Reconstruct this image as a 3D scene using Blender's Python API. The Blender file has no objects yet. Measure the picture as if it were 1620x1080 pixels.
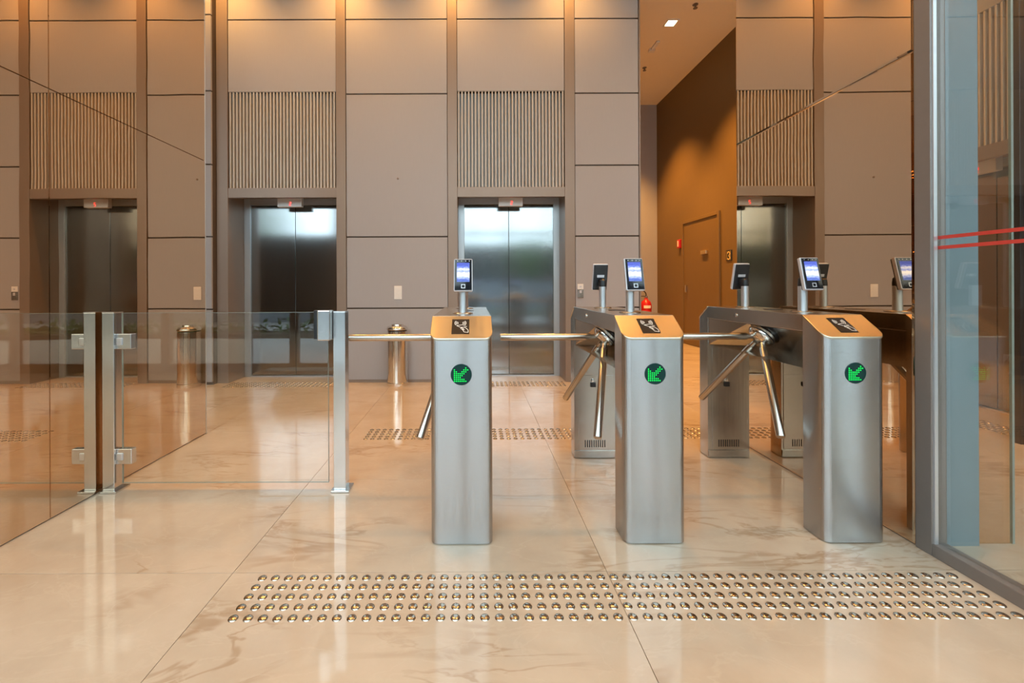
import bpy, math, random
from mathutils import Vector, Matrix
random.seed(7)
PI = math.pi
sc = bpy.context.scene
C = bpy.context.collection

# ------------------------------------------------------------------ camera, sky, lights, exposure
F_PX, VX, VY, CAM_H = 680.0, 750.0, 452.0, 1.12        # focal length and vanishing point in the 1620x1080 frame
cam_d = bpy.data.cameras.new('camera'); cam = bpy.data.objects.new('camera', cam_d); C.objects.link(cam)
cam.location = (0, 0, CAM_H)
cam.rotation_euler = (PI / 2, 0.004, 0)
cam_d.sensor_width = 36; cam_d.lens = 36 * F_PX / 1620
cam_d.shift_x = (810 - VX) / 1620; cam_d.shift_y = -(540 - VY) / 1620
cam_d.clip_start = 0.02
sc.camera = cam
sc.view_settings.view_transform = 'Standard'; sc.view_settings.look = 'None'
sc.view_settings.gamma = 1; sc.view_settings.use_curve_mapping = False
sc.view_settings.exposure = 0.42
sc.cycles.use_denoising = True
sc.cycles.max_bounces = 14; sc.cycles.glossy_bounces = 7; sc.cycles.diffuse_bounces = 5
sc.cycles.transparent_max_bounces = 20; sc.cycles.sample_clamp_indirect = 6
sc.cycles.caustics_reflective = True; sc.cycles.caustics_refractive = False

SKY_STRENGTH = 3.9
WARM = (1.0, 0.47, 0.11)
SPOT_W = 215.0
CEIL = 5.08
FACADE_Y = -0.86
world = bpy.data.worlds.new('overcast_sky'); sc.world = world; world.use_nodes = True
bg = world.node_tree.nodes['Background']; bg.inputs[0].default_value = (0.74, 0.91, 1.0, 1); bg.inputs[1].default_value = SKY_STRENGTH
# ------------------------------------------------------------------ helpers
def mat(name):
    m = bpy.data.materials.new(name); m.use_nodes = True
    nt = m.node_tree; nt.nodes.clear()
    out = nt.nodes.new('ShaderNodeOutputMaterial')
    return m, nt, out
def N(nt, t, **kw):
    n = nt.nodes.new(t)
    for k, v in kw.items():
        if k in n.inputs.keys(): n.inputs[k].default_value = v
        else: setattr(n, k, v)
    return n
def L(nt, a, ao, b, bi): nt.links.new(a.outputs[ao], b.inputs[bi])
def c4(c): return (c[0], c[1], c[2], 1)
def principled(name, col, rough=0.5, metal=0.0, spec=0.5, coat=0.0, emis=None, estr=0.0, noise=0.0, nscale=(30, 30, 30), aniso=0.0, arot=0.0, bump=0.0, bscale=(200, 200, 200), bdist=0.001):
    m, nt, out = mat(name)
    p = N(nt, 'ShaderNodeBsdfPrincipled'); L(nt, p, 0, out, 0)
    p.inputs['Base Color'].default_value = c4(col); p.inputs['Roughness'].default_value = rough
    p.inputs['Metallic'].default_value = metal; p.inputs['Specular IOR Level'].default_value = spec
    p.inputs['Coat Weight'].default_value = coat; p.inputs['Coat Roughness'].default_value = 0.05
    if emis: p.inputs['Emission Color'].default_value = c4(emis); p.inputs['Emission Strength'].default_value = estr
    if noise or bump:
        g = N(nt, 'ShaderNodeNewGeometry')
        if noise:
            mp = N(nt, 'ShaderNodeMapping'); mp.inputs['Scale'].default_value = nscale; L(nt, g, 'Position', mp, 0)
            nz = N(nt, 'ShaderNodeTexNoise', Scale=1.0, Detail=4.0); L(nt, mp, 0, nz, 'Vector')
            mx = N(nt, 'ShaderNodeMix', data_type='RGBA')
            mx.inputs[6].default_value = c4([v * (1 - noise) for v in col]); mx.inputs[7].default_value = c4([min(1, v * (1 + noise)) for v in col])
            L(nt, nz, 'Fac', mx, 0); L(nt, mx, 2, p, 'Base Color')
            if metal > 0.5:
                mr = N(nt, 'ShaderNodeMapRange'); mr.inputs[3].default_value = rough * 0.8; mr.inputs[4].default_value = rough * 1.25
                L(nt, nz, 'Fac', mr, 0); L(nt, mr, 0, p, 'Roughness')
        if bump:
            mp2 = N(nt, 'ShaderNodeMapping'); mp2.inputs['Scale'].default_value = bscale; L(nt, g, 'Position', mp2, 0)
            n2 = N(nt, 'ShaderNodeTexNoise', Scale=1.0, Detail=2.0); L(nt, mp2, 0, n2, 'Vector')
            b = N(nt, 'ShaderNodeBump', Strength=bump, Distance=bdist); L(nt, n2, 'Fac', b, 'Height'); L(nt, b, 0, p, 'Normal')
    if aniso:
        p.inputs['Anisotropic'].default_value = aniso; p.inputs['Anisotropic Rotation'].default_value = arot
        t = N(nt, 'ShaderNodeTangent', direction_type='RADIAL', axis='Z'); L(nt, t, 0, p, 'Tangent')
    return m
def thin_glass(name, tint, f0=0.05, refl=(1, 1, 1)):
    m, nt, out = mat(name)
    lw = N(nt, 'ShaderNodeLayerWeight', Blend=0.5)
    pw = N(nt, 'ShaderNodeMath', operation='POWER'); L(nt, lw, 'Facing', pw, 0); pw.inputs[1].default_value = 5
    mu = N(nt, 'ShaderNodeMath', operation='MULTIPLY_ADD'); L(nt, pw, 0, mu, 0); mu.inputs[1].default_value = 1 - f0; mu.inputs[2].default_value = f0
    tr = N(nt, 'ShaderNodeBsdfTransparent'); tr.inputs[0].default_value = c4(tint)
    gl = N(nt, 'ShaderNodeBsdfGlossy', Roughness=0.0); gl.inputs[0].default_value = c4(refl)
    mx = N(nt, 'ShaderNodeMixShader'); L(nt, mu, 0, mx, 0); L(nt, tr, 0, mx, 1); L(nt, gl, 0, mx, 2); L(nt, mx, 0, out, 0)
    return m
def emission(name, col, s):
    m, nt, out = mat(name); e = N(nt, 'ShaderNodeEmission', Strength=s); e.inputs[0].default_value = c4(col); L(nt, e, 0, out, 0)
    return m

M = {}
M['panel'] = principled('wall_panel_laminate', (0.378, 0.362, 0.366), 0.55, noise=0.05, nscale=(260, 260, 6), bump=0.12, bscale=(700, 700, 12))
M['bronze'] = principled('bronze_painted_frame', (0.285, 0.225, 0.185), 0.42, 0.3, noise=0.04, nscale=(90, 90, 3))
M['groove'] = principled('dark_groove_backing', (0.085, 0.06, 0.046), 0.7, noise=0.1)
M['slat'] = principled('slat_paint', (0.58, 0.53, 0.47), 0.40, noise=0.04, nscale=(40, 40, 4))
M['grille_back'] = principled('grille_backing_paint', (0.52, 0.50, 0.47), 0.6, noise=0.05)
M['wood'] = principled('corridor_wall_laminate', (0.165, 0.10, 0.035), 0.5, noise=0.06, nscale=(120, 40, 5))
M['doorpaint'] = principled('corridor_door_laminate', (0.158, 0.094, 0.033), 0.5, noise=0.06, nscale=(120, 40, 5))
M['ceiling'] = principled('ceiling_plaster', (0.92, 0.84, 0.70), 0.8, noise=0.02)
M['steel'] = principled('brushed_stainless_steel', (0.48, 0.485, 0.495), 0.26, 1.0, aniso=0.95, arot=0.25)
M['steel_side'] = principled('satin_stainless_steel', (0.50, 0.475, 0.44), 0.24, 1.0, noise=0.04, nscale=(120, 120, 3))
M['lid'] = principled('lid_steel_ceiling_tint', (0.72, 0.63, 0.48), 0.24, 1.0, noise=0.03, nscale=(160, 4, 4))  # plain steel; golden tint paints in the warm ceiling's reflection
M['chrome'] = principled('polished_chrome', (0.76, 0.735, 0.70), 0.09, 1.0, noise=0.02)
M['arm'] = principled('arm_steel', (0.56, 0.52, 0.465), 0.24, 1.0)
M['post'] = principled('gate_post_steel', (0.66, 0.66, 0.66), 0.2, 1.0, noise=0.04, nscale=(200, 200, 4))
M['door_steel'] = principled('elevator_door_steel', (0.37, 0.39, 0.40), 0.13, 1.0, noise=0.02, nscale=(240, 240, 3), aniso=0.8, arot=0.0)
M['jamb_steel'] = principled('elevator_jamb_steel', (0.56, 0.60, 0.63), 0.36, 0.6)
M['stud'] = principled('tactile_stud_steel', (0.46, 0.40, 0.335), 0.15, 1.0, noise=0.05)
M['alu'] = principled('anodised_aluminium', (0.70, 0.72, 0.75), 0.3, 0.85, noise=0.03)
M['black'] = principled('black_plastic', (0.014, 0.014, 0.017), 0.35, noise=0.1)
M['blackgloss'] = principled('black_glass_bezel', (0.008, 0.009, 0.013), 0.06, noise=0.05)
M['silver'] = principled('silver_plastic', (0.62, 0.62, 0.66), 0.35, 0.3, noise=0.03)
M['display_silver'] = principled('display_box_silver', (0.74, 0.74, 0.73), 0.4, noise=0.02)
M['white'] = principled('white_plastic', (0.80, 0.78, 0.75), 0.45, noise=0.02)
M['whiteink'] = principled('white_print', (0.88, 0.85, 0.80), 0.5, noise=0.01)
M['label'] = principled('dark_brown_label', (0.020, 0.013, 0.010), 0.5, spec=0.2, noise=0.1)
M['greenglass'] = principled('dark_green_lens', (0.008, 0.035, 0.032), 0.3, spec=0.2, noise=0.1)
M['led'] = emission('green_led', (0.005, 1.0, 0.10), 1.3)
M['redled'] = emission('red_led', (1.0, 0.06, 0.05), 2.2)
M['red'] = principled('red_enamel', (0.55, 0.012, 0.014), 0.3, noise=0.06)
M['redtape'] = principled('red_safety_tape', (0.60, 0.055, 0.04), 0.5, noise=0.05)
M['yellow'] = principled('yellow_print', (0.85, 0.62, 0.22), 0.5, noise=0.03)
M['brass'] = principled('brass_plate', (0.80, 0.62, 0.36), 0.3, 1.0, noise=0.03)
M['frame_grey'] = principled('grey_window_frame', (0.235, 0.205, 0.19), 0.42, 0.35, noise=0.04)
M['bluepanel'] = principled('blue_grey_cladding', (0.175, 0.235, 0.265), 0.35, noise=0.05, nscale=(2, 2, 2))
M['glass'] = thin_glass('clear_glass', (0.965, 0.975, 0.965), 0.06)
M['bronzeglass'] = thin_glass('tinted_glass', (0.93, 0.885, 0.80), 0.045)
M['edge'] = principled('polished_glass_edge', (0.26, 0.30, 0.27), 0.15, noise=0.05)
M['lamp'] = emission('warm_lamp_diffuser', (1.0, 0.78, 0.45), 14.0)
M['pave'] = principled('pavement_concrete', (0.40, 0.40, 0.41), 0.75, noise=0.12, nscale=(3, 3, 3))
M['streetwall'] = principled('grey_blue_render', (0.22, 0.25, 0.29), 0.8, noise=0.1, nscale=(2, 2, 2))
M['darkbuild'] = principled('dark_cladding', (0.05, 0.052, 0.055), 0.6, noise=0.2, nscale=(1, 1, 1))
M['leaf'] = principled('leaf_green', (0.07, 0.16, 0.035), 0.55, noise=0.4, nscale=(6, 6, 6))
M['bark'] = principled('bark_brown', (0.10, 0.07, 0.05), 0.8, noise=0.3, nscale=(20, 20, 5))
M['soil'] = principled('dark_soil', (0.05, 0.04, 0.03), 0.9, noise=0.3)

def make_mirror():
    m, nt, out = mat('bronze_mirror')
    g = N(nt, 'ShaderNodeNewGeometry')
    mp = N(nt, 'ShaderNodeMapping'); mp.inputs['Scale'].default_value = (1.1, 1.1, 3.2); L(nt, g, 'Position', mp, 0)
    nz = N(nt, 'ShaderNodeTexNoise', Scale=1.0, Detail=1.0); L(nt, mp, 0, nz, 'Vector')
    b = N(nt, 'ShaderNodeBump', Strength=0.25, Distance=0.002); L(nt, nz, 'Fac', b, 'Height')
    gl = N(nt, 'ShaderNodeBsdfGlossy', Roughness=0.0); gl.inputs[0].default_value = (0.72, 0.56, 0.41, 1); L(nt, b, 0, gl, 'Normal')
    L(nt, gl, 0, out, 0)
    return m
M['mirror'] = make_mirror()

def make_marble():
    m, nt, out = mat('cream_marble')
    p = N(nt, 'ShaderNodeBsdfPrincipled'); L(nt, p, 0, out, 0)
    g = N(nt, 'ShaderNodeNewGeometry'); oi = N(nt, 'ShaderNodeObjectInfo')
    off = N(nt, 'ShaderNodeVectorMath', operation='SCALE'); L(nt, oi, 'Random', off, 'Scale'); off.inputs[0].default_value = (3.1, 5.7, 0)
    ad = N(nt, 'ShaderNodeVectorMath', operation='ADD'); L(nt, g, 'Position', ad, 0); L(nt, off, 0, ad, 1)
    # broad clouding
    n1 = N(nt, 'ShaderNodeTexNoise', Scale=2.2, Detail=7.0, Roughness=0.62); L(nt, ad, 0, n1, 'Vector')
    r1 = N(nt, 'ShaderNodeValToRGB'); L(nt, n1, 'Fac', r1, 0)
    r1.color_ramp.elements[0].position = 0.3; r1.color_ramp.elements[0].color = (0.475, 0.38, 0.285, 1)
    r1.color_ramp.elements[1].position = 0.72; r1.color_ramp.elements[1].color = (0.58, 0.485, 0.38, 1)
    def veins(rot, scale, width, seed, detail):
        mp = N(nt, 'ShaderNodeMapping'); mp.inputs['Rotation'].default_value = (0, 0, rot); mp.inputs['Scale'].default_value = scale; mp.inputs['Location'].default_value = (seed, seed * 1.7, 0)
        L(nt, ad, 0, mp, 0)
        nz = N(nt, 'ShaderNodeTexNoise', Scale=1.0, Detail=detail, Roughness=0.55, Distortion=0.6); L(nt, mp, 0, nz, 'Vector')
        s = N(nt, 'ShaderNodeMath', operation='SUBTRACT'); L(nt, nz, 'Fac', s, 0); s.inputs[1].default_value = 0.5
        a = N(nt, 'ShaderNodeMath', operation='ABSOLUTE'); L(nt, s, 0, a, 0)
        r = N(nt, 'ShaderNodeMapRange', interpolation_type='SMOOTHSTEP'); L(nt, a, 0, r, 0)
        r.inputs[1].default_value = 0.0; r.inputs[2].default_value = width; r.inputs[3].default_value = 1.0; r.inputs[4].default_value = 0.0
        return r
    mk = N(nt, 'ShaderNodeTexNoise', Scale=1.3, Detail=2.0); L(nt, ad, 0, mk, 'Vector')
    mkr = N(nt, 'ShaderNodeMapRange', interpolation_type='SMOOTHSTEP'); L(nt, mk, 'Fac', mkr, 0); mkr.inputs[1].default_value = 0.47; mkr.inputs[2].default_value = 0.66
    col = r1; cs = 0
    for (rot, scl, wd, sd, dt, vc, amt, masked) in ((0.35, (0.8, 3.0, 1), 0.035, 2.0, 4.0, (0.27, 0.15, 0.065), 0.55, True),
                                                    (-0.5, (1.4, 4.5, 1), 0.018, 7.0, 5.0, (0.32, 0.205, 0.115), 0.55, True),
                                                    (0.9, (3.0, 6.0, 1), 0.02, 11.0, 6.0, (0.58, 0.49, 0.385), 0.3, False)):
        v = veins(rot, scl, wd, sd, dt)
        k = N(nt, 'ShaderNodeMath', operation='MULTIPLY'); L(nt, v, 0, k, 0); k.inputs[1].default_value = amt
        if masked:
            k2 = N(nt, 'ShaderNodeMath', operation='MULTIPLY'); L(nt, k, 0, k2, 0); L(nt, mkr, 0, k2, 1); k = k2
        mx = N(nt, 'ShaderNodeMix', data_type='RGBA'); L(nt, k, 0, mx, 0); L(nt, col, cs, mx, 6); mx.inputs[7].default_value = c4(vc)
        col, cs = mx, 2
    L(nt, col, cs, p, 'Base Color')
    p.inputs['Roughness'].default_value = 0.07; p.inputs['Specular IOR Level'].default_value = 0.62
    return m
M['marble'] = make_marble()
M['grout'] = principled('floor_joint', (0.27, 0.19, 0.12), 0.7, noise=0.1)

def make_screen():
    m, nt, out = mat('screen_picture_and_reflection')
    tc = N(nt, 'ShaderNodeTexCoord'); sp = N(nt, 'ShaderNodeSeparateXYZ'); L(nt, tc, 'Generated', sp, 0)
    mp = N(nt, 'ShaderNodeMapping'); mp.inputs['Scale'].default_value = (2.5, 1, 9); L(nt, tc, 'Generated', mp, 0)
    nz = N(nt, 'ShaderNodeTexNoise', Scale=1.5, Detail=3.0); L(nt, mp, 0, nz, 'Vector')
    ma = N(nt, 'ShaderNodeMath', operation='MULTIPLY_ADD'); L(nt, nz, 'Fac', ma, 0); ma.inputs[1].default_value = 0.28; L(nt, sp, 'Z', ma, 2)
    r = N(nt, 'ShaderNodeValToRGB'); L(nt, ma, 0, r, 0)
    e = r.color_ramp.elements
    e[0].position = 0.0; e[0].color = (0.30, 0.42, 0.85, 1); e[1].position = 1.0; e[1].color = (0.10, 0.14, 0.55, 1)
    for pos, cc in ((0.22, (0.10, 0.16, 0.50, 1)), (0.36, (0.40, 0.50, 0.95, 1)), (0.46, (0.85, 0.90, 1, 1)), (0.58, (1, 1, 1, 1)), (0.68, (0.28, 0.38, 0.9, 1)), (0.80, (0.75, 0.82, 1, 1)), (0.9, (0.18, 0.25, 0.75, 1))):  # white bands paint ceiling reflections into the blue picture
        k = e.new(pos); k.color = cc
    em = N(nt, 'ShaderNodeEmission', Strength=1.1); L(nt, r, 0, em, 0); L(nt, em, 0, out, 0)
    return m
M['screen'] = make_screen()

class MB:
    def __init__(s): s.v = []; s.f = []
    def add(s, verts, faces):
        o = len(s.v); s.v += [tuple(p) for p in verts]; s.f += [tuple(i + o for i in f) for f in faces]; return s
    def box(s, x0, x1, y0, y1, z0, z1):
        return s.add([(x0, y0, z0), (x1, y0, z0), (x1, y1, z0), (x0, y1, z0), (x0, y0, z1), (x1, y0, z1), (x1, y1, z1), (x0, y1, z1)],
                     [(0, 3, 2, 1), (4, 5, 6, 7), (0, 1, 5, 4), (1, 2, 6, 5), (2, 3, 7, 6), (3, 0, 4, 7)])
    def prism(s, poly, z0, z1):           # poly counter-clockwise in xy; z0, z1 numbers or functions of (x, y)
        f0 = z0 if callable(z0) else (lambda x, y: z0); f1 = z1 if callable(z1) else (lambda x, y: z1)
        n = len(poly)
        vs = [(x, y, f0(x, y)) for x, y in poly] + [(x, y, f1(x, y)) for x, y in poly]
        return s.add(vs, [tuple(range(n - 1, -1, -1)), tuple(range(n, 2 * n))] + [(i, (i + 1) % n, n + (i + 1) % n, n + i) for i in range(n)])
    def lathe(s, prof, n=20, origin=(0, 0, 0), axis=(0, 0, 1)):      # prof: (radius, height) bottom to top
        a = Vector(axis).normalized(); q = Vector((0, 0, 1)).rotation_difference(a); o = Vector(origin)
        vs = []; fs = []
        for r, h in prof:
            for k in range(n):
                t = 2 * PI * k / n; vs.append(o + q @ Vector((r * math.cos(t), r * math.sin(t), h)))
        for i in range(len(prof) - 1):
            for k in range(n):
                k2 = (k + 1) % n; fs.append((i * n + k, i * n + k2, (i + 1) * n + k2, (i + 1) * n + k))
        fs.append(tuple(range(n - 1, -1, -1))); fs.append(tuple((len(prof) - 1) * n + k for k in range(n)))
        return s.add(vs, fs)
    def tube(s, p0, p1, r, n=14):
        d = Vector(p1) - Vector(p0); return s.lathe([(r, 0), (r, d.length)], n, p0, d)
    def ribbon(s, pts, w, plane):          # flat stroke along 2-D points; plane(u, v) -> 3-D
        P = [Vector(p) for p in pts]; vs = []; fs = []
        for i, p in enumerate(P):
            t = (P[min(i + 1, len(P) - 1)] - P[max(i - 1, 0)]); t = t.normalized() if t.length else Vector((1, 0)); nrm = Vector((-t.y, t.x)) * w / 2
            a = p + nrm; b = p - nrm; vs += [plane(b.x, b.y), plane(a.x, a.y)]
        for i in range(len(P) - 1): fs.append((2 * i, 2 * i + 2, 2 * i + 3, 2 * i + 1))
        return s.add(vs, fs)
    def build(s, name, m, parent=None, smooth=False, bevel=0.0, mtx=None):
        me = bpy.data.meshes.new(name)
        vs = [tuple(mtx @ Vector(v)) for v in s.v] if mtx is not None else s.v
        me.from_pydata(vs, [], s.f); me.update()
        me.materials.append(M[m])
        o = bpy.data.objects.new(name, me); C.objects.link(o)
        if parent is not None: o.parent = parent
        if bevel:
            b = o.modifiers.new('bevel', 'BEVEL'); b.width = bevel; b.segments = 2; b.limit_method = 'ANGLE'; b.angle_limit = 0.6
        if smooth:
            me.shade_smooth(); me.set_sharp_from_angle(angle=math.radians(35))
        return o
def box(name, m, b, parent=None, bevel=0.0): return MB().box(*b).build(name, m, parent, bevel=bevel)
def tag(o, label, cat, group=None):
    o['label'] = label; o['category'] = cat
    if group: o['group'] = group
    return o
def struct(o, label=None):
    o['kind'] = 'structure'
    if label: o['label'] = label
    return o
def empty(name, loc=(0, 0, 0), rz=0.0):
    o = bpy.data.objects.new(name, None); C.objects.link(o); o.location = loc; o.rotation_euler = (0, 0, rz); o.empty_display_size = 0.1
    return o
def copy_tree(o, parent=None):
    c = o.copy(); C.objects.link(c); c.parent = parent
    for ch in list(o.children): copy_tree(ch, c)
    return c

# ------------------------------------------------------------------ main measures (metres, camera above the origin, y = depth)
WY = 5.0                 # face of the elevator wall
DOOR_Y = 0.36            # doors set back behind it
ML, MR = -2.05, 1.885   # mirror planes
E1, E2, EW = 0.435, -2.225, 1.25
E4Y, E4X = 3.78, 4.24
LINT0, LINT1, GR1 = 2.153, 2.267, 3.385
TX0, TW, TY0, TD = 0.515, 1.463, 1.683, 0.81

# ------------------------------------------------------------------ floor: marble slabs with open joints
floor = MB().box(-6.0, 4.9, FACADE_Y - 0.1, 9.6, -0.06, -0.006).build('floor', 'grout')
struct(floor, 'polished cream marble slab floor with brown veins')
slab = MB().box(0.0012, TW - 0.0012, 0.0012, TD - 0.0012, -0.006, 0.0)
slab_me = None
for i in range(-5, 4):
    for j in range(-4, 11):
        x, y = TX0 + i * TW, TY0 + j * TD
        if y + TD < FACADE_Y or y > 9.5 or x > 4.8 or x + TW < -6: continue
        if slab_me is None:
            o = slab.build('marble_slab', 'marble', floor); slab_me = o.data
        else:
            o = bpy.data.objects.new('marble_slab', slab_me); C.objects.link(o); o.parent = floor
        o.location = (x, y, 0)

# ------------------------------------------------------------------ ceiling
ceiling = struct(box('ceiling', 'ceiling', (-6.0, 4.9, FACADE_Y - 0.1, 9.6, CEIL, CEIL + 0.1)), 'plain warm-lit plaster ceiling')

# ------------------------------------------------------------------ elevator wall
wall_back = MB()
e1a, e1b = E1 - EW / 2, E1 + EW / 2
e2a, e2b = E2 - EW / 2 - 0.005, E2 + EW / 2 + 0.005
for a, b in ((-6.0, -2.965), (e2b, e1a), (e1b, 1.925)):
    wall_back.box(a + 0.02, b - 0.02, WY + 0.02, WY + 0.55, 0, CEIL)
for a, b in ((e2a, e2b), (e1a, e1b)):
    wall_back.box(a, b, WY + 0.14, WY + 0.5, LINT1 - 0.005, CEIL); wall_back.box(a, b, WY + 0.43, WY + 0.55, 0, LINT1)
wb = struct(wall_back.build('wall_back', 'groove'), 'elevator wall clad in mauve panels between bronze pilasters')
def panels(x0, x1, joints, y=WY, m='panel', parent=wb, gap=0.008):
    zs = [0.035] + joints + [CEIL]
    for a, b in zip(zs[:-1], zs[1:]):
        box('wall_panel', m, (x0 + 0.006, x1 - 0.006, y, y + 0.024, a + (gap if a > 0.1 else 0), b - gap if b < CEIL else b), parent, 0.002)
J = [0.863, 1.693, 2.517, 3.355, 4.223]
pil = [(-2.985, e2a), (e2b, -1.485), (-0.301, e1a), (e1b, 1.176)]
for a, b in pil: box('pilaster', 'bronze', (a, b, WY - 0.012, WY + 0.43, 0, CEIL), wb, 0.003)
panels(-1.485, -0.301, [J[0], J[1], J[3], J[4]])
panels(1.176, 1.925, J)
panels(-4.2, -2.985, J, WY - 0.10); panels(-6.0, -4.2, J, WY - 0.10)
box('panel_backing', 'groove', (-6.0, -2.99, WY - 0.075, WY + 0.02, 0, CEIL), wb)
box('edge_trim', 'bronze', (1.925, 1.94, WY - 0.006, WY + 4.5, 0, CEIL), wb)
for a, b in ((e2a, e2b), (e1a, e1b)):
    box('lintel', 'bronze', (a, b, WY - 0.006, WY + 0.05, LINT0, LINT1), wb, 0.003)
    box('soffit', 'bronze', (a, b, WY + 0.05, WY + 0.43, LINT0 + 0.06, LINT1), wb)
    zz = [GR1, J[4], CEIL]
    box('wall_panel', 'panel', (a + 0.004, b - 0.004, WY, WY + 0.03, GR1, J[4] - 0.008), wb, 0.002)
    box('wall_panel', 'panel', (a + 0.004, b - 0.004, WY, WY + 0.03, J[4] + 0.008, CEIL), wb, 0.002)
for n, (a, b) in enumerate(((-1.485, -0.301), (1.176, 1.925))):
    struct(box('baseboard_back' if n == 0 else 'baseboard_back_end', 'bronze', (a, b, WY + 0.006, WY + 0.02, 0, 0.034)), 'recessed bronze baseboard under the wall panels')

def grille(loc, rz, label):
    g = empty('slat_grille', loc, rz); tag(g, label, 'grille', 'slat grilles above the elevators')
    box('backing', 'grille_back', (-EW / 2, EW / 2, 0.064, 0.074, LINT1, GR1), g)
    n = 32; p = EW / n; me = None
    for k in range(n):
        x = -EW / 2 + p * (k + 0.5)
        if me is None:
            o = MB().box(-0.0068, 0.0068, 0.0, 0.062, LINT1, GR1 - 0.004).build('slat', 'slat', g); me = o.data
        else:
            o = bpy.data.objects.new('slat', me); C.objects.link(o); o.parent = g
        o.location = (x, 0, 0)
    return g
DIGIT = {'8': [(0, 0, 1, 0), (1, 0, 1, 1), (1, 1, 0, 1), (0, 1, 0, 0), (0, 1, 0, 2), (0, 2, 1, 2), (1, 2, 1, 1)],
         '2': [(0, 0, 1, 0), (0, 0, 0, 1), (0, 1, 1, 1), (1, 1, 1, 2), (0, 2, 1, 2)]}
def elevator(loc, rz, label):
    e = empty('elevator', loc, rz); tag(e, label, 'elevator', 'elevator doors')
    w = EW / 2; dw = 0.555; y = DOOR_Y
    for s in (-1, 1):
        a, b = sorted((s * 0.0025, s * dw))
        lf = box('door_leaf', 'door_steel', (a, b, y, y + 0.04, 0.02, 2.125), e, 0.002)
        a, b = sorted((s * dw, s * (w + 0.004)))
        box('jamb', 'jamb_steel', (a, b, y - 0.02, y + 0.05, 0, 2.21), e, 0.002)
    box('header', 'jamb_steel', (-dw, dw, y - 0.02, y + 0.05, 2.132, 2.21), e, 0.002)
    box('sill', 'alu', (-dw, dw, y - 0.02, y + 0.05, 0.0, 0.014), e)
    box('seam', 'black', (-0.0024, 0.0024, y + 0.012, y + 0.03, 0.02, 2.125), e)
    d = box('floor_display', 'display_silver', (-0.135, 0.155, 0.165, 0.225, 2.078, 2.212), e, 0.003)
    mb = MB()
    for (x0, z0, x1, z1) in DIGIT['2']:
        mb.ribbon([(0.010 + x0 * 0.020, 2.094 + z0 * 0.020), (0.010 + x1 * 0.020, 2.094 + z1 * 0.020)], 0.006, lambda u, v: (u, 0.1635, v))
    mb.build('red_digit', 'redled', d)
    return e
elevator((E1, WY, 0), 0, 'elevator with bright steel doors straight behind the leftmost turnstile')
elevator((E2, WY, 0), 0, 'elevator with dark steel doors behind the low glass gate')
grille((E1, WY, 0), 0, 'pale vertical slat grille above the elevator behind the leftmost turnstile')
grille((E2, WY, 0), 0, 'brown vertical slat grille above the elevator behind the glass gate')

# ------------------------------------------------------------------ right lobby wall with its own elevator, corridor
wr = MB()
wr.box(E4X, E4X + 0.6, FACADE_Y, E4Y - EW / 2, 0, CEIL); wr.box(E4X, E4X + 0.6, E4Y + EW / 2, 6.3, 0, CEIL)
wr.box(E4X + 0.14, E4X + 0.6, E4Y - EW / 2, E4Y + EW / 2, LINT1, CEIL); wr.box(E4X, E4X + 0.05, E4Y - EW / 2, E4Y + EW / 2, LINT0, LINT1); wr.box(E4X + 0.05, E4X + 0.6, E4Y - EW / 2, E4Y + EW / 2, LINT0 + 0.06, LINT1); wr.box(E4X + 0.43, E4X + 0.6, E4Y - EW / 2, E4Y + EW / 2, 0, LINT0)
wrl = struct(wr.build('wall_right', 'bronze'), 'bronze side wall with an elevator seen through the glass screen')
box('wall_panel', 'panel', (E4X - 0.001, E4X + 0.06, E4Y - EW / 2, E4Y + EW / 2, GR1, CEIL), wrl)
elevator((E4X, E4Y, 0), -PI / 2, 'elevator doors seen through the tall glass screen on the right')
grille((E4X, E4Y, 0), -PI / 2, 'dark slat grille seen through the glass screen on the right')
CX, CY = 4.03, 9.45
wc = MB(); wc.box(CX, CX + 0.87, 6.3, CY + 0.15, 0, CEIL)
wcor = struct(wc.build('wall_corridor', 'wood'), 'warm-lit brown laminate wall of the corridor')
struct(box('wall_corridor_end', 'panel', (1.94, CX, CY, CY + 0.15, 0, CEIL)), 'end wall of the corridor')
d1 = struct(box('door_1', 'doorpaint', (CX - 0.012, CX, 7.08, 8.23, 0.01, 2.28)), 'flush brown corridor door')
for b in ((CX - 0.03, CX, 7.02, 7.08, 0, 2.34), (CX - 0.03, CX, 8.23, 8.29, 0, 2.34), (CX - 0.03, CX, 7.08, 8.23, 2.28, 2.34)): box('door_frame', 'wood', b, d1, 0.004)
box('closer_plate', 'brass', (CX - 0.05, CX - 0.012, 7.38, 7.56, 1.655, 1.72), d1, 0.004)
box('handle', 'chrome', (CX - 0.05, CX - 0.012, 8.08, 8.12, 0.98, 1.12), d1, 0.006)
al = empty('alarm_box', (CX, 8.38, 1.92)); tag(al, 'small red alarm box on the brown corridor wall', 'alarm')
box('housing', 'red', (-0.05, 0, -0.055, 0.055, -0.085, 0.085), al, 0.01); box('lens', 'whiteink', (-0.056, -0.05, -0.015, 0.02, -0.055, 0.06), al, 0.003)
sg = empty('floor_sign', (CX, 6.78, 1.585)); tag(sg, 'small black sign with a yellow numeral beside the corridor door', 'sign')
box('plate', 'black', (-0.012, 0, -0.075, 0.075, -0.085, 0.085), sg, 0.004)
mb = MB()
for pts in ([(-0.03, 0.03), (-0.015, 0.055), (0.015, 0.055), (0.03, 0.03), (0.02, 0.005), (0.0, -0.005), (0.022, -0.02), (0.03, -0.042), (0.012, -0.062), (-0.012, -0.062), (-0.03, -0.045)],):
    mb.ribbon(pts, 0.016, lambda u, v: (-0.0135, -u, v))
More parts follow.
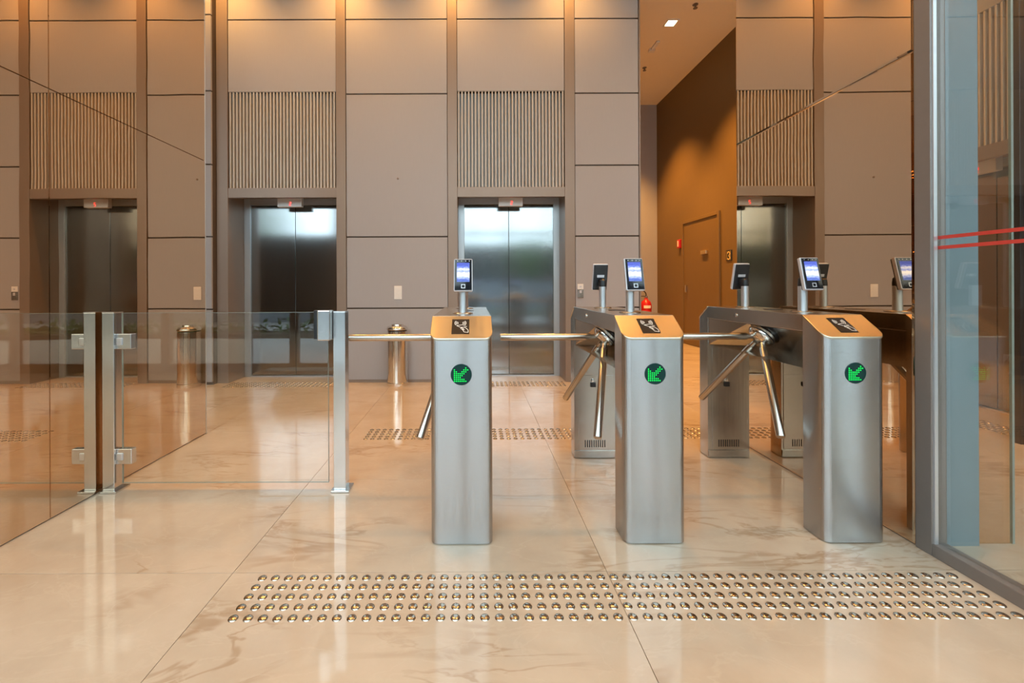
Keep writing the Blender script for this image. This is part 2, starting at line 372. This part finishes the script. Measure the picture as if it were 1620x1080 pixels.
mb.ribbon([(-0.045, -0.07), (-0.045, 0.07)], 0.006, lambda u, v: (-0.0135, -u, v)); mb.ribbon([(0.045, -0.07), (0.045, 0.07)], 0.006, lambda u, v: (-0.0135, -u, v))
mb.build('numeral', 'yellow', sg)
fe = empty('fire_extinguisher', (3.72, 9.30, 0)); tag(fe, 'red fire extinguisher with white labels on the corridor end wall', 'extinguisher')
MB().lathe([(0.05, 0.28), (0.10, 0.29), (0.112, 0.31), (0.112, 0.70), (0.095, 0.76), (0.05, 0.80), (0.032, 0.82), (0.032, 0.845)], 20).build('cylinder', 'red', fe, True)
MB().lathe([(0.113, 0.60), (0.114, 0.602), (0.114, 0.69), (0.113, 0.692)], 20).build('label_band', 'red', fe, True)
def arcplate(r, a0, a1, z0, z1, n=6):
    mb = MB(); vs = []
    for k in range(n + 1):
        t = a0 + (a1 - a0) * k / n; vs += [(r * math.cos(t), r * math.sin(t), z0), (r * math.cos(t), r * math.sin(t), z1)]
    return mb.add(vs, [(2 * k, 2 * k + 2, 2 * k + 3, 2 * k + 1) for k in range(n)])
arcplate(0.1155, -2.35, -1.0, 0.625, 0.685).build('white_label', 'whiteink', fe)
arcplate(0.1135, -2.5, -0.7, 0.50, 0.545).build('white_label', 'whiteink', fe)
MB().lathe([(0.03, 0.845), (0.034, 0.85), (0.034, 0.885), (0.018, 0.89)], 14).build('valve', 'chrome', fe, True)
box('lever', 'black', (-0.13, 0.02, -0.012, 0.012, 0.875, 0.89), fe, 0.003)
hs = [(0.0, 0.93), (-0.02, 0.97), (-0.06, 1.0), (-0.12, 1.01), (-0.16, 0.97), (-0.17, 0.8), (-0.165, 0.5)]
mb = MB()
hp = [(0, 0.88)] + hs
for a, b in zip(hp[:-1], hp[1:]): mb.tube((a[0], 0, a[1]), (b[0], 0, b[1]), 0.012, 8)
mb.build('hose', 'black', fe, True)
box('bracket', 'black', (-0.03, 0.03, 0.10, 0.149, 0.55, 0.75), fe)
# far lobby shell, left and behind
struct(box('wall_left', 'bronze', (-6.1, -6.0, FACADE_Y, 5.5, 0, CEIL)), 'side wall of the left lobby')

# ------------------------------------------------------------------ mirror partitions
def mirror_panel(name, x, side, y0, y1, z0, z1, parent, bev):
    # side = +1: faces +x ; -1: faces -x ; chamfered 8 mm sheet
    t = 0.008; xf = x; xb = x - side * t; xm = x - side * 0.003; g = 0.0015
    y0 += g; y1 -= g; z0 += g; z1 -= g
    vs = [(xb, y0, z0), (xb, y1, z0), (xb, y1, z1), (xb, y0, z1), (xm, y0, z0), (xm, y1, z0), (xm, y1, z1), (xm, y0, z1),
          (xf, y0 + bev, z0 + bev), (xf, y1 - bev, z0 + bev), (xf, y1 - bev, z1 - bev), (xf, y0 + bev, z1 - bev)]
    fs = [(0, 1, 2, 3)] + [(i, (i + 1) % 4, 4 + (i + 1) % 4, 4 + i) for i in range(4)] + [(4 + i, 4 + (i + 1) % 4, 8 + (i + 1) % 4, 8 + i) for i in range(4)] + [(8, 9, 10, 11)]
    if side > 0: fs = [tuple(reversed(f)) for f in fs]
    fs = [tuple(reversed(f)) for f in fs]
    return MB().add(vs, fs).build(name, 'mirror', parent)
pl = struct(box('wall_partition_left', 'bronze', (ML - 0.38, ML - 0.008, 0.88, 3.275, 0, CEIL)), 'partition clad in bronze mirror beside the glass gate')
for y0, y1 in ((0.875, 2.075), (2.075, 3.28)):
    for z0, z1 in ((0.004, 2.08), (2.08, 4.16), (4.16, CEIL)): mirror_panel('mirror_panel', ML, 1, y0, y1, z0, z1, pl, 0.0012)
box('edge_highlight_strip', 'alu', (ML - 0.009, ML + 0.002, 3.28, 3.286, 0, CEIL), pl)  # bright strip stands in for the highlight along the polished glass edge
pr = struct(box('wall_partition_right', 'bronze', (MR + 0.008, 2.155, 1.845, 3.085, 0, CEIL)), 'partition clad in bronze mirror behind the right turnstile')
for z0, z1 in ((0.004, 2.12), (2.12, 4.24), (4.24, CEIL)): mirror_panel('mirror_panel', MR, -1, 1.842, 3.09, z0, z1, pr, 0.008)
box('cladding_panel', 'bluepanel', (MR + 0.06, 2.155, 1.837, 1.845, 0.0, CEIL), pr)

# ------------------------------------------------------------------ glass screen on the right
w1 = struct(box('window_1', 'frame_grey', (MR - 0.004, MR + 0.06, 1.77, 1.837, 0, CEIL), bevel=0.003), 'tall glass screen in a grey frame with red safety stripes')
box('bottom_rail', 'frame_grey', (MR - 0.004, MR + 0.06, FACADE_Y + 0.06, 1.77, 0.0, 0.052), w1, 0.003)
box('glazing_bead', 'alu', (MR + 0.002, MR + 0.016, 1.763, 1.77, 0.052, CEIL), w1)
box('pane', 'glass', (MR + 0.024, MR + 0.034, FACADE_Y + 0.06, 1.77, 0.052, CEIL), w1)
for z in (1.262, 1.303): box('red_stripe', 'redtape', (MR + 0.0235, MR + 0.0238, FACADE_Y + 0.06, 1.768, z, z + 0.014), w1)
w2 = struct(box('window_2', 'edge', (2.314, 2.324, 1.85, 1.86, 0, CEIL)), 'narrow tinted glass pane beside the blue-grey cladding')
box('pane', 'bronzeglass', (2.157, 2.314, 1.85, 1.86, 0.002, CEIL), w2)
struct(box('trim_1', 'black', (3.80, 3.95, 2.99, 3.05, 0, CEIL), bevel=0.004), 'dark door post beyond the glass screen')

# ------------------------------------------------------------------ street front behind the camera (seen in reflections)
w3 = MB()
for x in (-2.36, -1.2, -0.06, 0.95, 1.93, 3.2): w3.box(x - 0.055, x + 0.055, FACADE_Y - 0.08, FACADE_Y, 0, CEIL)
w3.box(-2.98, E4X, FACADE_Y - 0.08, FACADE_Y, 0, 0.115); w3.box(-2.98, E4X, FACADE_Y - 0.08, FACADE_Y, 2.5, 2.56)
w3o = struct(w3.build('window_3', 'frame_grey'), 'glazed street front behind the viewer')
xs = [-2.95, -2.36, -1.2, -0.06, 0.95, 1.93, 3.2, E4X]
for a, b in zip(xs[:-1], xs[1:]):
    box('pane', 'glass', (a + 0.05, b - 0.05, FACADE_Y - 0.046, FACADE_Y - 0.034, 0.115, 2.5), w3o)
    box('pane', 'glass', (a + 0.05, b - 0.05, FACADE_Y - 0.046, FACADE_Y - 0.034, 2.56, CEIL), w3o)
wf = MB(); wf.box(-6.1, -2.95, FACADE_Y - 0.12, FACADE_Y, 0, 2.5); wf.box(-6.1, -2.95, FACADE_Y - 0.12, FACADE_Y, 4.6, CEIL); wf.box(-6.1, -5.9, FACADE_Y - 0.12, FACADE_Y, 2.5, 4.6)
struct(wf.build('wall_front', 'bronze'), 'solid street wall with a high window behind the viewer')
pv = struct(box('pavement', 'pave', (-22, 22, -16, FACADE_Y - 0.1, -0.12, -0.03)), 'grey street pavement outside')

# ------------------------------------------------------------------ ceiling downlights
def downlight(x, y, label, watts, aim=(0, 0, -1), blend=0.7, angle=95, group='recessed square downlights'):
    d = empty('downlight', (x, y, CEIL)); tag(d, label, 'downlight', group)
    f = MB()
    for b in ((-0.09, 0.09, -0.09, -0.07), (-0.09, 0.09, 0.07, 0.09), (-0.09, -0.07, -0.07, 0.07), (0.07, 0.09, -0.07, 0.07)): f.box(*b, -0.012, 0.0)
    f.build('frame', 'white', d)
    box('diffuser', 'lamp', (-0.06, 0.06, -0.06, 0.06, -0.005, -0.001), d)
    ld = bpy.data.lights.new('downlight_lamp', 'SPOT'); ld.energy = watts; ld.color = WARM; ld.spot_size = math.radians(angle); ld.spot_blend = blend; ld.shadow_soft_size = 0.06
    lo = bpy.data.objects.new('downlight_lamp', ld); C.objects.link(lo); lo.parent = d; lo.location = (0, 0, -0.03)
    lo.rotation_euler = Vector((0, 0, -1)).rotation_difference(Vector(aim)).to_euler()
    return d
downlight(2.99, 6.49, 'square downlight in the corridor ceiling, the one in view', SPOT_W * 3.5, angle=88)
downlight(2.99, 8.3, 'square downlight at the far end of the corridor ceiling', SPOT_W * 3.5, angle=88)
for x, y, k, where in ((-2.9, 4.58, .62, 'left of the elevator behind the gate'), (-1.54, 4.58, .56, 'right of the elevator behind the gate'), (-0.25, 4.58, .46, 'left of the elevator behind the leftmost turnstile'), (1.11, 4.58, .46, 'right of the elevator behind the leftmost turnstile'),
                       (-1.75, 2.95, .33, 'over the glass gate'), (-1.15, 2.95, .29, 'between the gate and the leftmost turnstile'), (0.92, 2.95, .29, 'over the middle turnstile'), (1.5, 2.95, .32, 'over the rightmost turnstile'),
                       (3.3, 4.3, .8, 'by the elevator beyond the glass screen, added as fill'), (3.3, 2.2, .7, 'beyond the glass screen on the right, added as fill')):  # both lamps beyond the screen are added, unseen, to brighten the floor there
    downlight(x, y, 'lobby ceiling downlight ' + where + ', above the picture', SPOT_W * k, angle=120, blend=1.0, group='lobby ceiling downlights')
def sprinkler(x, y, label):
    s = empty('sprinkler', (x, y, CEIL)); tag(s, label, 'sprinkler')
    MB().lathe([(0.038, -0.006), (0.038, 0.0)], 16).build('escutcheon', 'frame_grey', s, True)
    MB().lathe([(0.012, -0.05), (0.012, -0.006)], 10).build('body', 'frame_grey', s, True)
    MB().lathe([(0.03, -0.056), (0.03, -0.05)], 12).build('deflector', 'frame_grey', s, True)
sprinkler(3.14, 6.07, 'brass sprinkler at the top edge of the corridor ceiling')
sprinkler(3.12, 7.83, 'brass sprinkler near the far end of the corridor ceiling')
cs = empty('ceiling_sensor', (3.0, 7.1, CEIL)); tag(cs, 'small white bar-shaped sensor on the corridor ceiling', 'sensor')
box('arm', 'white', (-0.03, 0.03, -0.14, 0.10, -0.03, 0.0), cs, 0.008); box('head', 'white', (-0.05, 0.05, 0.08, 0.16, -0.045, 0.0), cs, 0.01)

# ------------------------------------------------------------------ turnstiles
TWD, TL, CD = 0.268, 1.052, 0.122      # width, length, depth of an end column
def rrect(x0, x1, y0, y1, r, front, n=6):
    # rectangle, counter-clockwise, with the two corners at y0 (front) or y1 rounded
    pts = []
    def arc(cx, cy, a0):
        return [(cx + r * math.cos(a0 + PI / 2 * k / n), cy + r * math.sin(a0 + PI / 2 * k / n)) for k in range(n + 1)]
    if front: pts = arc(x0 + r, y0 + r, PI) + arc(x1 - r, y0 + r, 1.5 * PI) + [(x1, y1), (x0, y1)]
    else: pts = [(x0, y0), (x1, y0)] + arc(x1 - r, y1 - r, 0) + arc(x0 + r, y1 - r, PI / 2)
    return pts
ARROW = ['......X.', 'X....XXX', 'XX..XXX.', 'XXXXXX..', 'XXXXX...', 'XXXX....', 'XXXXXX..', 'XXXXXXX.']
def make_turnstile():
    t = empty('turnstile')
    x0, x1 = -TWD / 2, TWD / 2
    zf, zr = 0.885, 0.972
    sl = lambda x, y: zf + (zr - zf) * y / CD
    MB().prism(rrect(x0, x1, 0, CD, 0.032, True), 0.004, sl).build('front_column', 'steel', t, True)
    slr = lambda x, y: zf + (zr - zf) * (TL - y) / CD
    rc = MB().prism(rrect(x0, x1, TL - CD, TL, 0.032, False), 0.004, slr).build('rear_column', 'steel_side', t, True)
    for nm, pl_, f in (('front_lid', rrect(x0 - 0.002, x1 + 0.002, -0.003, CD, 0.034, True), sl), ('rear_lid', rrect(x0 - 0.002, x1 + 0.002, TL - CD, TL + 0.003, 0.034, False), slr)):
        MB().prism(pl_, lambda x, y: f(x, y) + 0.0005, lambda x, y: f(x, y) + 0.010).build(nm, 'lid', t, True, 0.002)
    # reader label with the card-and-waves sign, lying on the front lid
    ang = math.atan2(zr - zf, CD); cy, sy = math.cos(ang), math.sin(ang); Ls = CD / cy
    plane = lambda u, v, h=0.0: (u, (Ls / 2 + v) * cy - sy * h, zf + 0.0102 + (Ls / 2 + v) * sy + cy * h)
    lb = MB()
    q = [(-0.043, -0.049), (0.035, -0.049), (0.035, 0.049), (-0.043, 0.049)]
    lb.add([plane(u, v, 0.0) for u, v in q] + [plane(u, v, 0.0012) for u, v in q], [(3, 2, 1, 0), (4, 5, 6, 7), (0, 1, 5, 4), (1, 2, 6, 5), (2, 3, 7, 6), (3, 0, 4, 7)])
    lo = lb.build('reader_label', 'label', t)
    ic = MB(); pi_ = lambda u, v: plane(u, v, 0.0016)
    for sgn in (-1, 1):
        for r in (0.012, 0.0185, 0.025):
            cx_ = -0.005
            ic.ribbon([(cx_ + sgn * r * math.cos(a), 0.022 + 0.95 * r * math.sin(a)) for a in [(-0.62 + 1.24 * k / 8) for k in range(9)]], 0.0025, pi_)
    ic.ribbon([(-0.022, 0.004), (0.004, 0.010), (0.024, -0.002), (0.002, -0.010), (-0.022, 0.004)], 0.0024, pi_)
    ic.ribbon([(0.004, -0.004), (-0.004, -0.014), (0.006, -0.024), (0.012, -0.038), (0.030, -0.041)], 0.0024, pi_)
    ic.ribbon([(0.010, -0.004), (0.022, -0.014), (0.030, -0.026), (0.030, -0.041)], 0.0024, pi_)
    ic.ribbon([(0.000, -0.010), (0.012, -0.018)], 0.0024, pi_); ic.ribbon([(0.004, -0.018), (0.014, -0.026)], 0.0024, pi_)
    ic.build('card_sign', 'whiteink', lo)
    # round direction lamp with a dot-matrix arrow
    dc = MB().lathe([(0.046, 0.0), (0.046, 0.0015), (0.044, 0.003)], 36, (0, 0.0, 0.737), (0, -1, 0)).build('direction_lamp', 'greenglass', t, True)
    led = MB(); p = 0.0082
    for r, row in enumerate(ARROW):
        for c, ch in enumerate(row):
            if ch == 'X': led.lathe([(0.0026, 0.003), (0.0020, 0.0042)], 8, ((c - 3.6) * p, 0, 0.737 + (3.5 - r) * p), (0, -1, 0))
    led.build('led_arrow', 'led', dc)
    # bridge between the columns
    y0, y1 = CD, TL - CD
    MB().box(x0, x1, y0, y1, 0.905, 0.982).build('top_beam', 'steel_side', t, False, 0.002)
    MB().box(x0 + 0.004, x1 - 0.004, y0, y1, 0.902, 0.9045).build('beam_shadow_gap', 'groove', t)
    yc = TL / 2; hx, hz = x0 + 0.080, 0.838
    xa, xb, zb, zt = x0 + 0.006, x1 - 0.006, 0.735, 0.902
    hs = MB()
    ax = Vector((-1, 0, -1)).normalized(); up = Vector((-1, 0, 1)).normalized()
    c0 = Vector((hx, yc, hz))
    inner = [c0 + Vector((0, -0.075, 0)) - up * 0.05, c0 + Vector((0, 0.075, 0)) - up * 0.05, c0 + Vector((0, 0.075, 0)) + up * 0.05, c0 + Vector((0, -0.075, 0)) + up * 0.05]
    vs = [(xa, y0, zb), (xb, y0, zb), (xb, y1, zb), (xa, y1, zb), (xa, y0, zt), (xb, y0, zt), (xb, y1, zt), (xa, y1, zt)]
    inner = [Vector((hx + 0.095, yc - 0.10, 0.765)), Vector((hx + 0.095, yc + 0.10, 0.765)), Vector((hx - 0.005, yc + 0.10, 0.90)), Vector((hx - 0.005, yc - 0.10, 0.90))]
    vs += [tuple(v) for v in inner]
    hs.add(vs, [(0, 3, 2, 1), (4, 5, 6, 7), (0, 1, 5, 4), (1, 2, 6, 5), (2, 3, 7, 6), (0, 8, 9, 3), (3, 9, 10, 7), (7, 10, 11, 4), (4, 11, 8, 0), (8, 11, 10, 9)])
    hs.build('mechanism_housing', 'steel_side', t)
    hub = MB().lathe([(0.068, -0.022), (0.070, -0.018), (0.070, 0.006), (0.064, 0.018), (0.050, 0.030), (0.030, 0.036), (0.012, 0.037)], 32, tuple(c0), tuple(ax)).build('hub', 'chrome', t, True)
    MB().lathe([(0.050, -0.052), (0.079, -0.044), (0.081, -0.040), (0.081, -0.026), (0.078, -0.022)], 32, tuple(c0), tuple(ax)).build('hub_flange', 'blackgloss', hub, True)
    MB().lathe([(0.0705, -0.004), (0.0715, -0.002), (0.0715, 0.001), (0.0705, 0.003)], 32, tuple(c0), tuple(ax)).build('hub_ring', 'black', hub, True)
    e1 = Vector((-1, 0, 0)); par = ax * e1.dot(ax); per = e1 - par; cr = ax.cross(per)
    for k in range(3):
        a = 2 * PI * k / 3; d = (par + per * math.cos(a) + cr * math.sin(a)).normalized()
        s = c0 + d * 0.05 + ax * 0.004
        ar = MB().lathe([(0.014, 0), (0.014, 0.03), (0.0185, 0.032), (0.0195, 0.036), (0.0195, 0.525), (0.0175, 0.530)], 16, tuple(s), tuple(d)).build('arm', 'arm', t, True)
    # lock, latch and vent on the inner face of the rear column
    MB().lathe([(0.011, 0), (0.011, 0.004), (0.006, 0.005)], 14, (x0, yc + 0.10, 0.945), (-1, 0, 0)).build('beam_lock', 'chrome', t, True)
    yi = TL - CD
    dp = MB().box(x0 + 0.028, x1 - 0.014, yi - 0.003, yi, 0.056, 0.538).build('service_panel', 'steel_side', t, False, 0.001)
    MB().box(x0 + 0.028, x1 - 0.014, yi - 0.003, yi, 0.544, 0.733).build('upper_panel', 'steel_side', t, False, 0.001)
    MB().box(x0 + 0.003, x1 - 0.003, yi - 0.006, yi, 0.004, 0.050).build('plinth', 'steel_side', t, False, 0.001)
    v = MB()
    for k in range(10): v.box(-0.067 + k * 0.014, -0.067 + k * 0.014 + 0.006, yi - 0.0036, yi - 0.002, 0.072, 0.118)
    v.build('vent_slots', 'black', dp)
    MB().lathe([(0.011, 0), (0.011, 0.006), (0.007, 0.007)], 14, (-0.018, yi - 0.003, 0.505), (0, -1, 0)).build('panel_lock', 'chrome', dp, True)
    MB().box(-0.030, 0.004, yi - 0.012, yi - 0.003, 0.462, 0.492).build('latch', 'black', dp, False, 0.003)
    # face-reading terminals on short poles
    for sgn, py in ((1, 0.297), (-1, TL - 0.297)):
        rot = Matrix.Translation((0, py, 0)) @ Matrix.Rotation(0 if sgn > 0 else PI, 4, 'Z')
        tilt = rot @ Matrix.Translation((0.004, -0.045, 1.172)) @ Matrix.Rotation(-math.radians(13), 4, 'X')
        tm = MB().box(-0.046, 0.046, -0.010, 0.012, -0.082, 0.082).build('face_terminal', 'silver', t, False, 0.006, tilt)
        MB().box(-0.042, 0.042, -0.0125, -0.008, -0.077, 0.077).build('bezel', 'blackgloss', tm, False, 0.002, tilt)
        sb = MB().box(-0.031, 0.031, -0.0132, -0.0120, -0.036, 0.060).build('screen', 'screen', tm, False, 0, tilt)
        MB().add([(-0.010, -0.0132, -0.068), (0.010, -0.0132, -0.068), (0.010, -0.0132, -0.048), (-0.010, -0.0132, -0.048), (-0.007, -0.0132, -0.065), (0.007, -0.0132, -0.065), (0.007, -0.0132, -0.051), (-0.007, -0.0132, -0.051)],
                 [(0, 1, 5, 4), (1, 2, 6, 5), (2, 3, 7, 6), (3, 0, 4, 7)]).build('touch_key', 'silver', tm, mtx=tilt)
        cmx = MB()
        for u in (-0.028, -0.008, 0.012, 0.030): cmx.lathe([(0.0024, 0.0), (0.0015, 0.001)], 8, (u, -0.0126, 0.069), (0, -1, 0))
        cmx.build('camera_lenses', 'alu', tm, mtx=tilt)
        MB().box(-0.043, 0.043, 0.011, 0.019, -0.079, 0.079).build('back_shell', 'black', tm, False, 0.004, tilt)
        MB().box(-0.022, 0.022, 0.0185, 0.0198, 0.000, 0.016).build('rating_plate', 'silver', tm, False, 0, tilt)
        MB().box(-0.016, 0.016, 0.018, 0.050, -0.055, -0.012).build('tilt_bracket', 'black', tm, False, 0.004, tilt)
        po = MB().lathe([(0.0205, 0.988), (0.0205, 1.112)], 20).build('terminal_pole', 'alu', t, True, mtx=rot)
        MB().lathe([(0.0208, 1.112), (0.0208, 1.128), (0.0185, 1.150), (0.010, 1.158)], 20).build('pole_cap', 'black', po, True, mtx=rot)
        MB().lathe([(0.052, 0.982), (0.052, 0.985), (0.046, 0.989)], 28).build('pole_flange', 'steel_side', po, True, mtx=rot)
    MB().lathe([(0.045, 0.982), (0.045, 0.984)], 24, (0.01, TL / 2, 0)).build('cover_disc', 'black', t, True)
    return t
tproto = make_turnstile()
for i, (cx_, lb_) in enumerate(((-0.057, 'leftmost steel turnstile, alone beside the glass gate'), (0.781, 'middle of the three steel turnstiles, its arm reaching toward the leftmost one'),
                              (1.647, 'rightmost steel turnstile, standing right against the bronze mirror wall'))):
    o = tproto if i == 0 else copy_tree(tproto)
    o.location = (cx_, 1.858, 0)
    tag(o, lb_, 'turnstile', 'tripod turnstiles')

# ------------------------------------------------------------------ glass gate and posts
def gate_post(xc, label):
    p = empty('gate_post', (xc, 2.378, 0)); tag(p, label, 'post', 'gate posts')
    box('shaft', 'post', (-0.0325, 0.0325, -0.0325, 0.0325, 0.012, 0.980), p, 0.002)
    box('cap', 'post', (-0.033, 0.033, -0.033, 0.033, 0.980, 0.984), p, 0.001)
    box('base_plate', 'post', (-0.045 if xc > -1.5 else -0.040, 0.055, -0.05, 0.05, 0.0005, 0.012), p, 0.002)
    return p
gate_post(-2.000, 'steel gate post against the mirror wall carrying the hinges')
pb = gate_post(-0.7375, 'steel gate post with the lock box, left of the leftmost turnstile')
lk = box('lock_box', 'post', (-0.102, -0.035, -0.085, -0.030, 0.830, 0.992), pb, 0.006)
box('lock_back', 'black', (-0.14, -0.0335, -0.030, -0.007, 0.832, 0.990), lk, 0.003)
gt = empty('glass_gate', (-1.38, 2.378, 0)); tag(gt, 'low clear glass gate hinged between the two steel posts', 'gate')
box('pane', 'glass', (-0.565, 0.572, -0.005, 0.005, 0.04, 0.977), gt)
eg = MB()
eg.box(-0.566, 0.573, -0.0052, 0.0052, 0.9770, 0.9785); eg.box(0.572, 0.5735, -0.0052, 0.0052, 0.04, 0.977); eg.box(-0.5665, -0.565, -0.0052, 0.0052, 0.04, 0.977); eg.box(-0.566, 0.573, -0.0052, 0.0052, 0.0385, 0.04)
eg.build('glass_edge', 'edge', gt)
for z in (0.822, 0.190):
    h = box('hinge', 'post', (-0.587, -0.505, -0.018, 0.018, z - 0.042, z + 0.042), gt, 0.003)
    box('hinge_knuckle', 'alu', (-0.583, -0.552, -0.024, 0.024, z - 0.020, z + 0.020), h, 0.003)

# ------------------------------------------------------------------ ashtray bin, switch, call button
b = empty('ashtray_bin', (-0.872, 4.865, 0)); tag(b, 'polished steel ashtray bin standing against the wall panels', 'bin')
MB().lathe([(0.118, 0.0), (0.120, 0.004), (0.120, 0.040), (0.117, 0.044)], 40).build('base_ring', 'chrome', b, True)
MB().lathe([(0.115, 0.044), (0.115, 0.618)], 40).build('body', 'chrome', b, True)
MB().lathe([(0.108, 0.618), (0.108, 0.630)], 40).build('neck', 'black', b, True)
MB().lathe([(0.119, 0.630), (0.121, 0.634), (0.119, 0.648), (0.104, 0.668), (0.085, 0.676), (0.070, 0.678), (0.066, 0.690), (0.040, 0.694)], 40).build('lid', 'chrome', b, True)
s = empty('light_switch', (-0.885, WY, 1.045)); tag(s, 'white switch plate on the panel between the two elevators', 'switch')
box('plate', 'white', (-0.045, 0.045, -0.007, 0.001, -0.078, 0.078), s, 0.004)
for k in range(3): box('key', 'white', (-0.03, 0.03, -0.010, -0.006, -0.055 + k * 0.038, -0.02 + k * 0.038), s, 0.002)
cb = empty('call_button', (1.236, WY, 1.055)); tag(cb, 'two-tone call button plate right of the bright elevator doors', 'button')
box('upper_plate', 'white', (-0.034, 0.034, -0.010, 0.001, 0.02, 0.082), cb, 0.003); box('lower_plate', 'steel_side', (-0.034, 0.034, -0.012, 0.001, -0.082, 0.02), cb, 0.003)
MB().lathe([(0.012, 0.0), (0.012, 0.004), (0.008, 0.005)], 14, (0, -0.010, 0.052), (0, -1, 0)).build('push_key', 'silver', cb, True)
box('indicator', 'silver', (-0.014, 0.014, -0.0135, -0.0115, -0.025, 0.010), cb)
kn = MB().lathe([(0.012, 0.0), (0.012, 0.006), (0.007, 0.009)], 12, (0, 0, 0), (0, -1, 0)).build('wall_plug', 'bronze', None, True)
kn.location = (-0.882, WY, 2.37); tag(kn, 'tiny round plug high on the panel between the elevators', 'plug')

# ------------------------------------------------------------------ tactile studs
def stud_mb(mb, x=0.0, y=0.0, n=10):
    return mb.lathe([(0.0168, 0.0), (0.0155, 0.0026), (0.0112, 0.0050), (0.0045, 0.0062)], n, (x, y, 0.0))
me = None
for j in range(5):
    for i in range(54):
        if me is None:
            o = stud_mb(MB(), n=12).build('tactile_stud', 'stud', floor, True); me = o.data
        else:
            o = bpy.data.objects.new('tactile_stud', me); C.objects.link(o); o.parent = floor
        o.location = (-0.818 + i * 0.05, 1.4515 + j * 0.05, 0.0)
far = MB()
for j in range(5):
    for i in range(54): stud_mb(far, -0.80 + i * 0.05, 3.15 + j * 0.05, 8)
    for cx_ in (E1, E2):
        for i in range(24): stud_mb(far, cx_ - 0.575 + i * 0.05, 4.80 + j * 0.05, 8)
    for i in range(24): stud_mb(far, E4X - 0.30 + j * 0.05, E4Y - 0.575 + i * 0.05, 8)
fo = far.build('tactile_stud_field', 'stud', floor, True); fo['kind'] = 'stuff'

# ------------------------------------------------------------------ street outside (seen only as reflections)
struct(box('wall_street', 'streetwall', (-22, 22, -9.3, -9.1, -0.03, 1.35)), 'grey-blue garden wall across the pavement')
bd = box('opposite_building', 'darkbuild', (-22, 22, -16, -15.2, -0.03, 3.6)); struct(bd, 'dark facade across the street')
bed = struct(box('planting_bed', 'soil', (-20, 20, -5.6, -4.8, -0.03, 0.06)), 'strip of planting soil along the pavement')
def foliage(n, fx, size):
    mb = MB()
    for _ in range(n):
        c = Vector(fx()); s_ = size * random.uniform(0.6, 1.3)
        u = Vector((random.uniform(-1, 1), random.uniform(-1, 1), random.uniform(-1, 1))).normalized(); w = u.orthogonal().normalized()
        mb.add([c - u * s_, c + w * s_ * 0.45, c + u * s_, c - w * s_ * 0.45], [(0, 1, 2, 3)])
    return mb
hg = foliage(3000, lambda: (random.uniform(-14, 14), random.uniform(-5.6, -4.9), 0.05 + abs(random.gauss(0, 0.12))), 0.07).build('ground_cover', 'leaf')
hg['kind'] = 'stuff'; hg['label'] = 'low green ground cover in the planting bed'; hg['category'] = 'plants'
for n, (x, y, h) in enumerate(((-9.5, -8.2, 5.5), (-5.0, -8.6, 3.6), (2.6, -8.3, 3.2), (7.5, -8.4, 5.0))):
    t = empty('street_tree', (x, y, -0.03)); tag(t, ('tall leafy street tree', 'short leafy street tree', 'low leafy street tree', 'broad leafy street tree')[n] + (' far left', ' left', ' right', ' far right')[n] + ' behind the viewer, reflected only', 'tree', 'street trees')
    MB().lathe([(0.10, 0), (0.07, h * 0.6), (0.03, h * 0.9)], 10).build('trunk', 'bark', t, True)
    def pt():
        v = Vector((random.gauss(0, 1), random.gauss(0, 1), random.gauss(0, 1))).normalized() * random.uniform(0.4, 1)
        return (v.x * h * 0.33, v.y * h * 0.3, h * 0.72 + v.z * h * 0.3)
    foliage(1200, pt, 0.16).build('crown', 'leaf', t)
